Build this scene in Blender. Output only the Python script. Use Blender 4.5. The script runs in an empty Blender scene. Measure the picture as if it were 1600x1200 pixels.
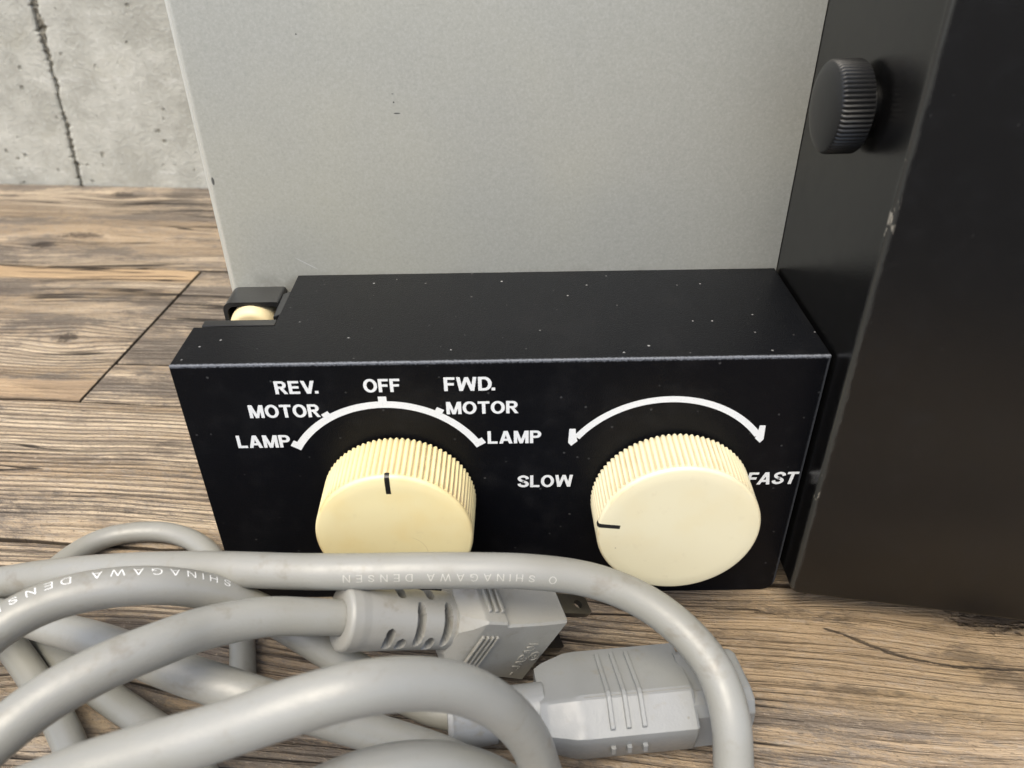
import bpy, bmesh, math, random
import numpy as np
from mathutils import Vector, Matrix
from mathutils import noise as mnoise

random.seed(7)
MM = 0.001
SC = bpy.context.scene
COL = SC.collection

# ------------------------------------------------------------------ camera
def setup_camera():
    cam = bpy.data.cameras.new('camera')
    ob = bpy.data.objects.new('camera', cam)
    COL.objects.link(ob)
    right = Vector((0.9999, -0.0120, -0.0112))
    up = Vector((0.0160, 0.5600, 0.8283))
    fwd = Vector((0.0037, 0.8284, -0.5601))
    m = Matrix((right, up, -fwd)).transposed().to_4x4()
    m.translation = Vector((81.9463, -161.1114, 184.9576)) * MM
    ob.matrix_world = m
    cam.sensor_width = 36.0
    cam.lens = 1235.38 / 1600 * 36.0
    cam.clip_start = 0.005
    cam.clip_end = 100
    cam.dof.use_dof = True
    cam.dof.focus_distance = 0.222
    cam.dof.aperture_fstop = 20
    SC.camera = ob
setup_camera()

# ------------------------------------------------------------------ sky, sun, exposure
SUN_EL, SUN_AZ = 65.0, -152.0        # elevation; azimuth measured from +y towards +x
def setup_light():
    w = bpy.data.worlds.new('World'); SC.world = w; w.use_nodes = True
    nt = w.node_tree
    bg = nt.nodes['Background']
    sky = nt.nodes.new('ShaderNodeTexSky')
    sky.sky_type = 'NISHITA'
    sky.sun_disc = False
    sky.sun_elevation = math.radians(SUN_EL)
    sky.sun_rotation = math.radians(SUN_AZ)
    sky.dust_density = 4.0
    sky.air_density = 0.9
    sky.ozone_density = 1.0
    nt.links.new(sky.outputs[0], bg.inputs[0])
    bg.inputs[1].default_value = 0.15
    l = bpy.data.lights.new('sun', 'SUN')
    l.energy = 1.15
    l.angle = math.radians(42)
    l.color = (1.0, 0.965, 0.775)
    o = bpy.data.objects.new('sun', l); COL.objects.link(o)
    el, az = math.radians(SUN_EL), math.radians(SUN_AZ)
    d = Vector((math.sin(az)*math.cos(el), math.cos(az)*math.cos(el), math.sin(el)))
    o.rotation_euler = (-d).to_track_quat('-Z', 'Y').to_euler()
    o.location = d
    vs = SC.view_settings
    vs.view_transform = 'Standard'; vs.look = 'None'
    vs.exposure = 1.1; vs.gamma = 1.0
    SC.cycles.max_bounces = 8
    SC.cycles.diffuse_bounces = 4
    SC.cycles.use_denoising = True
setup_light()

# ------------------------------------------------------------------ node maths helper
class G:
    """builds shader maths: g.n wraps sockets with operators"""
    def __init__(s, name):
        s.mat = bpy.data.materials.new(name); s.mat.use_nodes = True
        s.nt = s.mat.node_tree; s.nt.nodes.clear()
        s.out = s.nt.nodes.new('ShaderNodeOutputMaterial')
        s.bsdf = s.nt.nodes.new('ShaderNodeBsdfPrincipled')
        s.nt.links.new(s.bsdf.outputs[0], s.out.inputs[0])
    def node(s, t, **k):
        n = s.nt.nodes.new(t)
        for a, v in k.items(): setattr(n, a, v)
        return n
    def plug(s, sock, v):
        if isinstance(v, E): s.nt.links.new(v.s, sock)
        elif isinstance(v, (tuple, list)) and len(v) == 3 and sock.type == 'RGBA': sock.default_value = (*v, 1)
        else: sock.default_value = v
    def m(s, op, a, b=None, c=None, clamp=False):
        n = s.node('ShaderNodeMath', operation=op, use_clamp=clamp)
        s.plug(n.inputs[0], a)
        if b is not None: s.plug(n.inputs[1], b)
        if c is not None: s.plug(n.inputs[2], c)
        return E(s, n.outputs[0])
    def coords(s, kind='Object'):
        t = s.node('ShaderNodeTexCoord')
        x = s.node('ShaderNodeSeparateXYZ'); s.nt.links.new(t.outputs[kind], x.inputs[0])
        return [E(s, x.outputs[i]) for i in range(3)]
    def vec(s, x, y, z):
        n = s.node('ShaderNodeCombineXYZ')
        for i, v in enumerate((x, y, z)): s.plug(n.inputs[i], v)
        return E(s, n.outputs[0])
    def noise(s, v, scale=1.0, detail=2.0, rough=0.5, dist=0.0):
        n = s.node('ShaderNodeTexNoise')
        s.plug(n.inputs['Vector'], v); n.inputs['Scale'].default_value = scale
        n.inputs['Detail'].default_value = detail; n.inputs['Roughness'].default_value = rough
        n.inputs['Distortion'].default_value = dist
        return E(s, n.outputs[0])
    def voro(s, v, scale=1.0, feature='F1', rnd=1.0):
        n = s.node('ShaderNodeTexVoronoi', feature=feature)
        s.plug(n.inputs['Vector'], v); n.inputs['Scale'].default_value = scale
        n.inputs['Randomness'].default_value = rnd
        return E(s, n.outputs['Distance']), E(s, n.outputs['Color'])
    def step(s, x, a, b):
        n = s.node('ShaderNodeMapRange', interpolation_type='SMOOTHSTEP')
        s.plug(n.inputs['Value'], x); n.inputs['From Min'].default_value = a; n.inputs['From Max'].default_value = b
        return E(s, n.outputs[0])
    def mix(s, f, a, b):
        n = s.node('ShaderNodeMix', data_type='RGBA')
        s.plug(n.inputs['Factor'], f)
        s.plug(n.inputs[6], a); s.plug(n.inputs[7], b)
        return E(s, n.outputs[2])
    def bump(s, h, dist=0.001, strength=1.0, prev=None):
        n = s.node('ShaderNodeBump')
        s.plug(n.inputs['Height'], h); n.inputs['Distance'].default_value = dist
        n.inputs['Strength'].default_value = strength
        if prev is not None: s.nt.links.new(prev.s, n.inputs['Normal'])
        return E(s, n.outputs[0])
    def set(s, **k):
        names = dict(color='Base Color', rough='Roughness', metal='Metallic', spec='Specular IOR Level', normal='Normal',
                     coat='Coat Weight', coat_rough='Coat Roughness', sss='Subsurface Weight', sheen='Sheen Weight')
        for a, v in k.items(): s.plug(s.bsdf.inputs[names[a]], v)
        return s.mat
    def rnd(s):
        return E(s, s.node('ShaderNodeObjectInfo').outputs['Random'])
class E:
    def __init__(s, g, sock): s.g, s.s = g, sock
    def __add__(s, o): return s.g.m('ADD', s, o)
    __radd__ = __add__
    def __sub__(s, o): return s.g.m('SUBTRACT', s, o)
    def __rsub__(s, o): return s.g.m('SUBTRACT', o, s)
    def __mul__(s, o): return s.g.m('MULTIPLY', s, o)
    __rmul__ = __mul__
    def abs(s): return s.g.m('ABSOLUTE', s)
    def max(s, o): return s.g.m('MAXIMUM', s, o)
    def min(s, o): return s.g.m('MINIMUM', s, o)
    def clamp(s): return s.g.m('ADD', s, 0.0, clamp=True)
    def sqrt(s): return s.g.m('SQRT', s)

# ------------------------------------------------------------------ materials
def wood_material():
    g = G('weathered_wood')
    u, v, z = g.coords()
    r = g.rnd()
    oc = g.node('ShaderNodeSeparateColor'); oi = g.node('ShaderNodeObjectInfo'); g.nt.links.new(oi.outputs['Color'], oc.inputs[0])
    tone = E(g, oc.outputs[0])
    so = r * 37.0
    warp = g.noise(g.vec(u*5.0, v*16.0, so), 1, 2) - 0.5
    warp2 = g.noise(g.vec(u*28.0, v*70.0, so), 1, 2) - 0.5
    vw = v + warp*0.016 + warp2*0.0016
    knot_dark = None
    for (ku, kv, ra, rb) in ((-0.1371, 0.1441, .0075, .0055), (-0.1936, 0.2582, .016, .0060), (-0.2086, 0.2436, .009, .005),
                             (-0.2054, 0.3267, .010, .006), (0.2197, 0.0110, .016, .008), (-0.0370, -0.0430, .010, .006), (0.118, 0.060, .009, .006)):
        du = (u - ku)*(1/ra); dv = (v - kv)*(1/rb)
        d2 = du*du + dv*dv
        fall = g.m('DIVIDE', 1.0, d2*0.16 + 1.0)
        vw = vw + (v - kv)*fall*(-0.75)
        k = 1.0 - g.step(d2 + (g.noise(g.vec(u, v, 0.0), 420, 2)-0.5)*2.2 + (g.noise(g.vec(u*60.0, v*600.0, 1.0), 1, 2)-0.5)*1.6, 0.05, 0.75)
        knot_dark = k if knot_dark is None else knot_dark.max(k)
    g1 = g.noise(g.vec(u*16.0, vw*330.0, so), 1, 4, 0.6)
    g2 = g.noise(g.vec(u*60.0, vw*1900.0, so), 1, 3, 0.6)
    g4 = g.noise(g.vec(u*13.0, vw*430.0, so + 14.0), 1, 3, 0.55)
    g3 = g.noise(g.vec(u*2.5, vw*70.0, so + 5.0), 1, 3, 0.6)
    grey = g.noise(g.vec(u*11.0, vw*38.0, so + 9.0), 1, 5, 0.66)
    grey2 = g.noise(g.vec(u*4.0, v*9.0, so + 3.0), 1, 3, 0.6)
    fuzz = g.noise(g.vec(u*620.0, v*1500.0 + u*420.0, so), 1, 4, 0.72)
    fuzz2 = g.noise(g.vec(u*210.0, v*520.0 + u*60.0, so + 2.0), 1, 5, 0.75)
    ragged = (fuzz - 0.5)*0.40 + (fuzz2 - 0.5)*0.24
    zone = g.step(grey2 + (g3 - 0.5)*0.5, 0.34, 0.62)          # where the soft wood has weathered out in grooves
    dark_line = g.step(g1 + ragged*0.5, 0.53, 0.60)
    groove = g.step(g4 + ragged*0.45, 0.50, 0.585) * (0.35 + zone*0.65)
    phase = vw*2620.0 + (g.noise(g.vec(u*5.0, vw*55.0, so + 17.0), 1, 3, 0.55) - 0.5)*13.0 + (g2 - 0.5)*1.2
    ring = g.step(g.m('SINE', phase) + ragged*2.6 + (g1 - 0.5)*1.4, 0.30, 0.85)
    rz = g.step(g.noise(g.vec(u*2.2, v*26.0, so + 12.0), 1, 2, 0.5) + (g3 - 0.5)*0.25, 0.40, 0.52)
    ring = ring * (0.18 + rz*0.82)
    fine_line = g.step(g2, 0.52, 0.70)
    cr = (g.noise(g.vec(u*3.2, vw*95.0, so + 21.0), 1, 2, 0.5) - 0.5).abs()
    crack = (1.0 - g.step(cr, 0.004, 0.016)) * g.step(g.noise(g.vec(u*9.0, v*24.0, so + 4.0), 1, 2), 0.50, 0.60)
    pale = (0.530, 0.428, 0.305)
    tan = (0.345, 0.258, 0.165)
    greyc = (0.140, 0.122, 0.104)
    ashy = (0.43, 0.378, 0.315)
    col = g.mix(g.step(g3*0.6 + grey2*0.4 + ragged*0.35, 0.40, 0.58), tan, pale)
    col = g.mix(g.step(fuzz2 + (g2 - 0.5)*0.4, 0.50, 0.70)*0.60, col, ashy)
    col = g.mix(g.step(grey + ragged*0.9 + (tone - 0.5)*0.42, 0.50, 0.62)*0.82, col, greyc)
    col = g.mix(ring*0.62, col, (0.092, 0.070, 0.054))
    col = g.mix(groove*0.34, col, (0.088, 0.064, 0.047))
    col = g.mix(dark_line*0.26, col, (0.075, 0.054, 0.040))
    col = g.mix(fine_line*0.32, col, (0.105, 0.080, 0.060))
    col = g.mix(g.step(fuzz, 0.55, 0.72)*0.60, col, (0.50, 0.415, 0.315))
    col = g.mix((1.0 - g.step(fuzz, 0.32, 0.44))*0.70, col, (0.080, 0.064, 0.052))
    st = g.noise(g.vec(u*38.0, v*95.0, so + 31.0), 1, 5, 0.7)
    col = g.mix(g.step(st + ragged*0.5, 0.56, 0.68)*0.55, col, (0.115, 0.092, 0.074))
    # bare golden strip along one plank's far edge, left of its joint
    edge = g.step(v + (g3-0.5)*0.010 + (fuzz-0.5)*0.004, 0.2005, 0.2035) * (1.0 - g.step(v, 0.2170, 0.2174)) * (1.0 - g.step(u, -0.1045, -0.1035))
    col = g.mix(edge*0.75, col, (0.56, 0.385, 0.215))
    edge2 = g.step(v + (g3-0.5)*0.02, 0.093, 0.097) * (1.0 - g.step(v + (g1-0.5)*0.02, 0.106, 0.112)) * (1.0 - g.step(u, -0.1045, -0.1035))
    col = g.mix(edge2*0.5, col, (0.45, 0.31, 0.18))
    # worn raw patch near the front right, with the housing's shade painted in
    raw = g.step(g.noise(g.vec(u*14.0, v*45.0, 3.3), 1, 3, 0.6), 0.50, 0.60) * g.step(u, 0.150, 0.165) * (1.0 - g.step((v + 0.005).abs(), 0.012, 0.03))
    col = g.mix(raw*0.45, col, (0.40, 0.285, 0.15))
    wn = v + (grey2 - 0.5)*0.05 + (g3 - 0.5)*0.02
    warm_shade = g.step(u + (grey2 - 0.5)*0.06, 0.09, 0.15) * g.step(wn, -0.044, -0.020) * (1.0 - g.step(v, 0.02, 0.05))
    col = g.mix(warm_shade*0.50, col, (0.185, 0.122, 0.056))  # brown tint, with the housing's shade painted into the wood colour
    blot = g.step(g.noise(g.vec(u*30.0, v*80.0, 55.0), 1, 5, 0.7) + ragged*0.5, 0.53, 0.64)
    col = g.mix(warm_shade*blot*0.62, col, (0.055, 0.040, 0.026))
    vc = 0.0078 - 0.0152*g.step(u, 0.148, 0.205)
    split = 1.0 - g.step((v - vc + (fuzz2-0.5)*0.0026 + (g1-0.5)*0.0030).abs(), 0.0001, 0.0006)
    split = split * g.step(u, 0.128, 0.140) * g.step(g.noise(g.vec(u*70.0, 0.0, 8.0), 1, 3, 0.6) + g.step(u, 0.17, 0.185)*0.25, 0.44, 0.56)*0.8
    crack = crack.max(split)
    col = g.mix((crack*0.9).clamp(), col, (0.020, 0.014, 0.010))
    col = g.mix((1.0 - g.step(z, -0.0007, -0.00015))*0.85, col, (0.028, 0.020, 0.014))
    col = g.mix(knot_dark*0.70, col, (0.030, 0.020, 0.015))
    h = (1.0 - dark_line)*0.30 + (1.0 - groove)*0.45 + (1.0 - ring)*0.95 + g2*0.25 + fuzz*0.55 + fuzz2*0.35 - crack*1.3 - knot_dark*0.7 + g3*0.4
    nrm = g.bump(h, 0.0014, 1.0)
    return g.set(color=col, rough=g.mix(grey, (0.62,)*3, (0.85,)*3), spec=0.28, normal=nrm)

def concrete_material():
    g = G('board_marked_concrete')
    x, y, z = g.coords()
    p = g.vec(x, y, z)
    big = g.noise(p, 14, 4, 0.6); mid = g.noise(p, 60, 5, 0.65); fine = g.noise(p, 420, 4, 0.7)
    col = g.mix(g.step(big*0.6 + mid*0.4, 0.38, 0.64), (0.315, 0.311, 0.268), (0.480, 0.475, 0.420))
    col = g.mix(g.step(g.noise(p, 27, 3, 0.6), 0.56, 0.72)*0.55, col, (0.34, 0.33, 0.27))
    col = g.mix(g.step(fine, 0.52, 0.75)*0.35, col, (0.62, 0.62, 0.585))
    d, c = g.voro(p + g.vec(fine*0.02, 0.0, fine*0.02) if False else p, 150)
    pit = (1.0 - g.step(d + (fine-0.5)*0.25, 0.10, 0.24)) * g.step(g.noise(p, 38, 2), 0.52, 0.60)
    col = g.mix(pit*0.75, col, (0.17, 0.165, 0.13))
    smudge = g.step(g.noise(g.vec(x*75.0, y, z*75.0), 1, 5, 0.75), 0.60, 0.72) * g.step(g.noise(p, 22, 2), 0.50, 0.62)
    col = g.mix(smudge*0.6, col, (0.22, 0.22, 0.195))
    # faint fins left between the form boards
    fin = None
    for zz in (0.009, 0.068, 0.148, 0.228):
        f = 1.0 - g.step((z + (mid-0.5)*0.004 - zz).abs(), 0.0005, 0.0022)
        fin = f if fin is None else fin.max(f)
    fin = fin * g.step(mid, 0.44, 0.60)
    col = g.mix(fin*0.16, col, (0.74, 0.74, 0.71))
    nrm = g.bump(mid*0.45 + fine*0.55 - pit*1.2 + fin*0.06 + big*0.8, 0.0018, 0.7)
    return g.set(color=col, rough=0.88, spec=0.25, normal=nrm)

def mortar_material():
    g = G('dark_crumbled_joint')
    x, y, z = g.coords(); p = g.vec(x, y, z)
    n = g.noise(p, 300, 4, 0.7)
    col = g.mix(g.step(n, 0.38, 0.62), (0.10, 0.09, 0.065), (0.33, 0.31, 0.25))
    return g.set(color=col, rough=0.95, normal=g.bump(n, 0.003))

def black_paint(name, base=(0.0028, 0.0031, 0.0043), rough=0.28, dust=1.0, chip_edge=False, edge_glint_wear=False):
    g = G(name)
    x, y, z = g.coords(); p = g.vec(x, y, z)
    fine = g.noise(p, 2600, 2, 0.6)
    mid = g.noise(p, 190, 4, 0.6)
    big = g.noise(p, 38, 3, 0.6)
    d, c = g.voro(p, 330)
    sp = g.node('ShaderNodeSeparateColor'); g.nt.links.new(c.s, sp.inputs[0]); cr = E(g, sp.outputs[0]); cg = E(g, sp.outputs[1])
    speck = (1.0 - g.step(d*(1.5 - cg) + (fine - 0.5)*0.05, 0.025, 0.075)) * g.step(cr, 0.25, 0.27) * g.step(big + mid*0.3, 0.40, 0.66)
    d2, c2 = g.voro(g.vec(x*1.0 + y*0.7, y*2.4 - x*0.8, z*2.4), 75)
    sp2 = g.node('ShaderNodeSeparateColor'); g.nt.links.new(c2.s, sp2.inputs[0]); cr2 = E(g, sp2.outputs[0])
    hair = (1.0 - g.step(d2, 0.012, 0.035)) * g.step(cr2, 0.88, 0.89)
    gn = g.node('ShaderNodeNewGeometry'); gx = g.node('ShaderNodeSeparateXYZ'); g.nt.links.new(gn.outputs['Normal'], gx.inputs[0])
    lie = 0.13 + g.step(E(g, gx.outputs[2]), 0.3, 0.9)*0.78
    mark = (speck*(0.25 + cg*0.6) + hair*0.5).clamp() * dust * lie
    col = g.mix(g.step(mid, 0.50, 0.75)*0.35, base, (0.0055, 0.0056, 0.0062))
    film = g.step(big + (mid-0.5)*0.4, 0.50, 0.74) * (0.16*dust)
    col = g.mix(film, col, (0.024, 0.024, 0.025))
    col = g.mix(mark, col, (0.36, 0.36, 0.35))
    if edge_glint_wear:
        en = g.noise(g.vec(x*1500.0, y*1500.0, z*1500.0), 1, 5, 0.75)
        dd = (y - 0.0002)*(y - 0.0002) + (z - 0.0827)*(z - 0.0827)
        edge_glint = 1.0 - g.step(dd.sqrt() + (en-0.5)*0.0016, 0.00005, 0.00075)
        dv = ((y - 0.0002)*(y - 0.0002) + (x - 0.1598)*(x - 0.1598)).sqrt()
        side_glint = (1.0 - g.step(dv + (en-0.5)*0.0008, 0.0002, 0.0006)) * 0.16
        col = g.mix((edge_glint*0.75).max(side_glint), col, (0.20, 0.212, 0.235))  # sky glint painted into the colour, broken up like worn paint
    if chip_edge:
        cn = g.noise(g.vec(x*500.0, y*500.0, z*190.0), 1, 4, 0.65)
        near = 1.0 - g.step((x*x + y*y).sqrt() + (cn-0.5)*0.0016, 0.0005, 0.0016)
        zone = (1.0 - g.step((z - 0.1205).abs(), 0.0015, 0.006)) * 0.5 + 0.10
        chip = near * g.step(cn + zone*0.32, 0.66, 0.74)
        col = g.mix(chip, col, (0.34, 0.31, 0.25))
        col = g.mix(near*0.30, col, (0.085, 0.085, 0.075))
    rg = g.mix((film*2.0 + mark).clamp(), (rough,)*3, (0.6,)*3)
    rg = g.mix(g.step(mid, 0.4, 0.7)*0.25, rg, (rough+0.18,)*3)
    g.bsdf.inputs['IOR'].default_value = 1.5 if chip_edge else 1.28
    nrm = g.bump(fine*0.9 + mid*0.08 + mark*0.5, 0.00022, 0.2 if chip_edge else 0.6)
    return g.set(color=col, rough=rg, spec=0.5 if chip_edge else 0.30, normal=nrm)

def silver_material():
    g = G('satin_silver_paint')
    x, y, z = g.coords(); p = g.vec(x, y, z)
    grain = g.noise(p, 1500, 3, 0.75); blot = g.noise(p, 9, 3, 0.55); mid = g.noise(p, 90, 4, 0.6)
    col = g.mix(g.step(blot, 0.34, 0.66), (0.475, 0.472, 0.415), (0.535, 0.520, 0.425))
    col = g.mix(g.step(grain, 0.46, 0.70)*0.28, col, (0.66, 0.65, 0.61))
    col = g.mix(g.step(0.0-grain, -0.46, -0.32)*0.20, col, (0.28, 0.28, 0.265))
    # a few small dark scuffs
    sc = None
    for (sx, sz, rx, rz) in ((.0540, .1286, .00085, .00018), (.0534, .1314, .00022, .00022), (.0533, .1335, .0003, .0001), (.0025, .1113, .0004, .0011), (.031, .148, .0002, .0002)):
        a = (x - sx)*(1/rx); b = (z - sz)*(1/rz)
        k = 1.0 - g.step(a*a + b*b, 0.5, 1.5)
        sc = k if sc is None else sc.max(k)
    col = g.mix(sc*0.85, col, (0.05, 0.05, 0.05))
    # pale scratch low down and dust on the lower edge
    sl = 1.0 - g.step(((z - 0.0865) + (x - 0.024)*0.62).abs(), 0.00008, 0.00022)
    sl = sl * (1.0 - g.step((x - 0.024).abs(), 0.002, 0.0035))
    col = g.mix(sl*0.5, col, (0.8, 0.8, 0.78))
    edge_glint = 1.0 - g.step(x + (mid-0.5)*0.0004, 0.0012, 0.0026)
    col = g.mix(edge_glint*0.55, col, (0.80, 0.80, 0.74))  # bright edge highlight painted into the colour of the left bevel
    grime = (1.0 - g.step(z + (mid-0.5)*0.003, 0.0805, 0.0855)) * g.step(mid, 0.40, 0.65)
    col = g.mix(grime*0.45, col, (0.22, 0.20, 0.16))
    return g.set(color=col, metal=0.55, rough=0.46, spec=0.4, normal=g.bump(grain*0.6 + mid*0.2, 0.00012, 0.35))

def cream_material(name, base, RR=0.02, stain=(0.50, 0.33, 0.12), amount=0.3):
    g = G(name)
    x, y, z = g.coords(); p = g.vec(x, y, z)
    big = g.noise(p, 60, 3, 0.6); mid = g.noise(p, 330, 4, 0.65); fine = g.noise(p, 2200, 3, 0.6)
    col = g.mix(g.step(big, 0.42, 0.70)*amount, base, tuple(b*s for b, s in zip(base, (0.96, 0.86, 0.66))))
    rad = (x*x + z*z).sqrt()
    rim = g.step(rad + (mid-0.5)*0.0010, RR - .0013, RR - .0004) * g.step(big, 0.42, 0.60) * (1.0 - g.step(y, -RR*0.68, -RR*0.64))
    col = g.mix(rim*(0.25 + 0.6*g.step((x + z*0.7)*(-1.0), 0.003, 0.015)), col, stain)
    flute = (1.0 - g.step(rad, RR - 0.62e-3, RR - 0.30e-3)) * g.step(rad, RR - 1.2e-3, RR - 0.9e-3) * g.step(y, -0.0142 if RR < .021 else -0.0128, -0.0138 if RR < .021 else -0.0124)
    col = g.mix(flute*(0.45 + 0.5*g.step(big, 0.4, 0.65)), col, (0.46, 0.35, 0.20))  # rib valleys browned by dirt, with shade painted in as well
    dirt = g.step(mid, 0.58, 0.76)*0.12
    col = g.mix(dirt, col, (0.40, 0.32, 0.21))
    d, c = g.voro(p, 190)
    sp = g.node('ShaderNodeSeparateColor'); g.nt.links.new(c.s, sp.inputs[0]); cr = E(g, sp.outputs[0])
    fleck = (1.0 - g.step(d, 0.02, 0.05)) * g.step(cr, 0.90, 0.91)
    col = g.mix(fleck*0.7, col, (0.16, 0.11, 0.06))
    # one hair-fine curved scratch on the face
    arc = ((x - 0.0020)*(x - 0.0020) + (z + 0.006)*(z + 0.006)).sqrt()
    ln = (1.0 - g.step((arc - 0.0062).abs(), 0.00004, 0.00014)) * g.step(x, 0.003, 0.006)
    col = g.mix(ln*(0.35 if RR < .021 else 0.0), col, (0.42, 0.32, 0.16))
    return g.set(color=col, rough=g.mix(mid, (0.34,)*3, (0.50,)*3), spec=0.42, sss=0.0, normal=g.bump(mid*0.3 + fine*0.3, 0.00012, 0.4))

def vinyl_material(name, base, rough=0.34):
    g = G(name)
    x, y, z = g.coords(); p = g.vec(x, y, z)
    big = g.noise(p, 24, 3, 0.6); mid = g.noise(p, 240, 4, 0.65); fine = g.noise(p, 1800, 3, 0.6)
    col = g.mix(g.step(big, 0.36, 0.66), base, tuple(b*s for b, s in zip(base, (0.90, 0.885, 0.84))))
    col = g.mix(g.step(mid, 0.57, 0.74)*0.34, col, (0.20, 0.185, 0.15))
    smear = g.step(g.noise(g.vec(x*90.0, y*90.0, z*160.0), 1, 4, 0.7), 0.56, 0.72)
    col = g.mix(smear*0.55, col, (0.17, 0.15, 0.115))
    d, c = g.voro(p, 120)
    sp = g.node('ShaderNodeSeparateColor'); g.nt.links.new(c.s, sp.inputs[0]); cr = E(g, sp.outputs[0])
    fleck = (1.0 - g.step(d + (mid-0.5)*0.1, 0.02, 0.06)) * g.step(cr, 0.86, 0.87)
    col = g.mix(fleck*0.6, col, (0.11, 0.095, 0.07))
    return g.set(color=col, rough=g.mix(g.step(mid, 0.4, 0.7), (rough,)*3, (rough+0.16,)*3), spec=0.5, normal=g.bump(mid*0.5 + fine*0.3 + big*0.5, 0.00028, 0.45))

def plain(name, color, rough=0.5, metal=0.0, spec=0.5, n=900, strength=0.2):
    g = G(name)
    x, y, z = g.coords(); p = g.vec(x, y, z)
    f = g.noise(p, n, 3, 0.6)
    col = g.mix(g.step(f, 0.45, 0.75)*0.3, color, tuple(min(1, c*1.25 + 0.004) for c in color))
    return g.set(color=col, rough=rough, metal=metal, spec=spec, normal=g.bump(f, 0.0001, strength))

def print_material():
    g = G('white_screen_print')
    x, y, z = g.coords(); p = g.vec(x, y, z)
    f = g.noise(p, 2400, 3, 0.7)
    col = g.mix(g.step(f, 0.56, 0.72)*0.6, (0.66, 0.67, 0.66), (0.38, 0.39, 0.39))
    return g.set(color=col, rough=0.55, spec=0.3, normal=g.bump(f, 0.00008, 0.3))

M = dict(
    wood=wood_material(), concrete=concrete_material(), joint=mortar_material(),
    black=black_paint('black_control_box_paint', dust=1.0, edge_glint_wear=True),
    black2=black_paint('black_housing_paint', base=(0.0034, 0.0032, 0.0031), rough=0.20, dust=0.30, chip_edge=True),
    satin=plain('satin_black_plastic', (0.012, 0.012, 0.012), 0.32),
    screw=plain('black_anodised_metal', (0.008, 0.008, 0.008), 0.40, 0.0, 0.45),
    silver=silver_material(),
    cream=cream_material('yellowed_cream_plastic', (0.735, 0.640, 0.360), RR=0.02035, amount=0.40),
    cream2=cream_material('cream_plastic', (0.665, 0.610, 0.420), RR=0.0214, amount=0.22),
    roller=cream_material('cream_roller_plastic', (0.66, 0.55, 0.32), amount=0.3),
    mark=plain('black_pointer_inlay', (0.006, 0.006, 0.006), 0.4),
    vinyl=vinyl_material('grey_vinyl_cable', (0.245, 0.244, 0.222)),
    vinyl2=vinyl_material('grey_moulded_plug', (0.262, 0.258, 0.236), 0.30),
    vinyl3=vinyl_material('blue_grey_moulded_connector', (0.205, 0.213, 0.215), 0.34),
    cableprint=plain('white_cable_print', (0.80, 0.80, 0.78), 0.5),
    faintprint=plain('worn_cable_print', (0.40, 0.39, 0.345), 0.5),
    slot=plain('shadowed_slot_lining', (0.20, 0.195, 0.175), 0.6),  # plain grey vinyl, used on the connector's mould seams
    metal=plain('tarnished_nickel', (0.30, 0.29, 0.27), 0.32, 1.0),
    print=print_material(),
)

# ------------------------------------------------------------------ mesh helpers
def link(name, bm, mat, parent=None, smooth=True, angle=38, loc=None):
    me = bpy.data.meshes.new(name)
    bmesh.ops.recalc_face_normals(bm, faces=bm.faces[:])
    bm.to_mesh(me); bm.free()
    me.materials.append(M[mat])
    if smooth:
        me.polygons.foreach_set('use_smooth', [True]*len(me.polygons))
        me.set_sharp_from_angle(angle=math.radians(angle))
    o = bpy.data.objects.new(name, me); COL.objects.link(o)
    if parent: o.parent = parent
    if loc is not None: o.location = Vector(loc)*MM
    if smooth and len(me.vertices) < 2500:
        wn = o.modifiers.new('even_shading', 'WEIGHTED_NORMAL'); wn.keep_sharp = True; wn.weight = 100
    return o
def empty(name, loc=(0, 0, 0), rz=0.0):
    o = bpy.data.objects.new(name, None); COL.objects.link(o)
    o.location = Vector(loc)*MM; o.rotation_euler = (0, 0, rz)
    o.empty_display_size = 0.01
    return o
def V(x, y, z): return Vector((x, y, z))*MM
def box(bm, x0, x1, y0, y1, z0, z1):
    vs = [bm.verts.new(V(x, y, z)) for z in (z0, z1) for y in (y0, y1) for x in (x0, x1)]
    for f in ((0, 1, 3, 2), (4, 6, 7, 5), (0, 4, 5, 1), (2, 3, 7, 6), (0, 2, 6, 4), (1, 5, 7, 3)):
        bm.faces.new([vs[i] for i in f])
    return vs
def prism(bm, poly, z0, z1):
    a = [bm.verts.new(V(x, y, z0)) for x, y in poly]; b = [bm.verts.new(V(x, y, z1)) for x, y in poly]
    bm.faces.new(a[::-1]); bm.faces.new(b)
    n = len(poly)
    for i in range(n): bm.faces.new((a[i], a[(i+1) % n], b[(i+1) % n], b[i]))
def bevel(bm, edges, w, seg=3):
    bmesh.ops.bevel(bm, geom=edges, offset=w*MM, segments=seg, affect='EDGES', profile=0.5, clamp_overlap=True)
def loft(bm, rings, cap0=True, cap1=True):
    vr = [[bm.verts.new(Vector(p)*MM) for p in r] for r in rings]
    n = len(vr[0])
    for a, b in zip(vr, vr[1:]):
        for i in range(n): bm.faces.new((a[i], a[(i+1) % n], b[(i+1) % n], b[i]))
    if cap0: bm.faces.new(vr[0][::-1])
    if cap1: bm.faces.new(vr[-1])
    return vr

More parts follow.
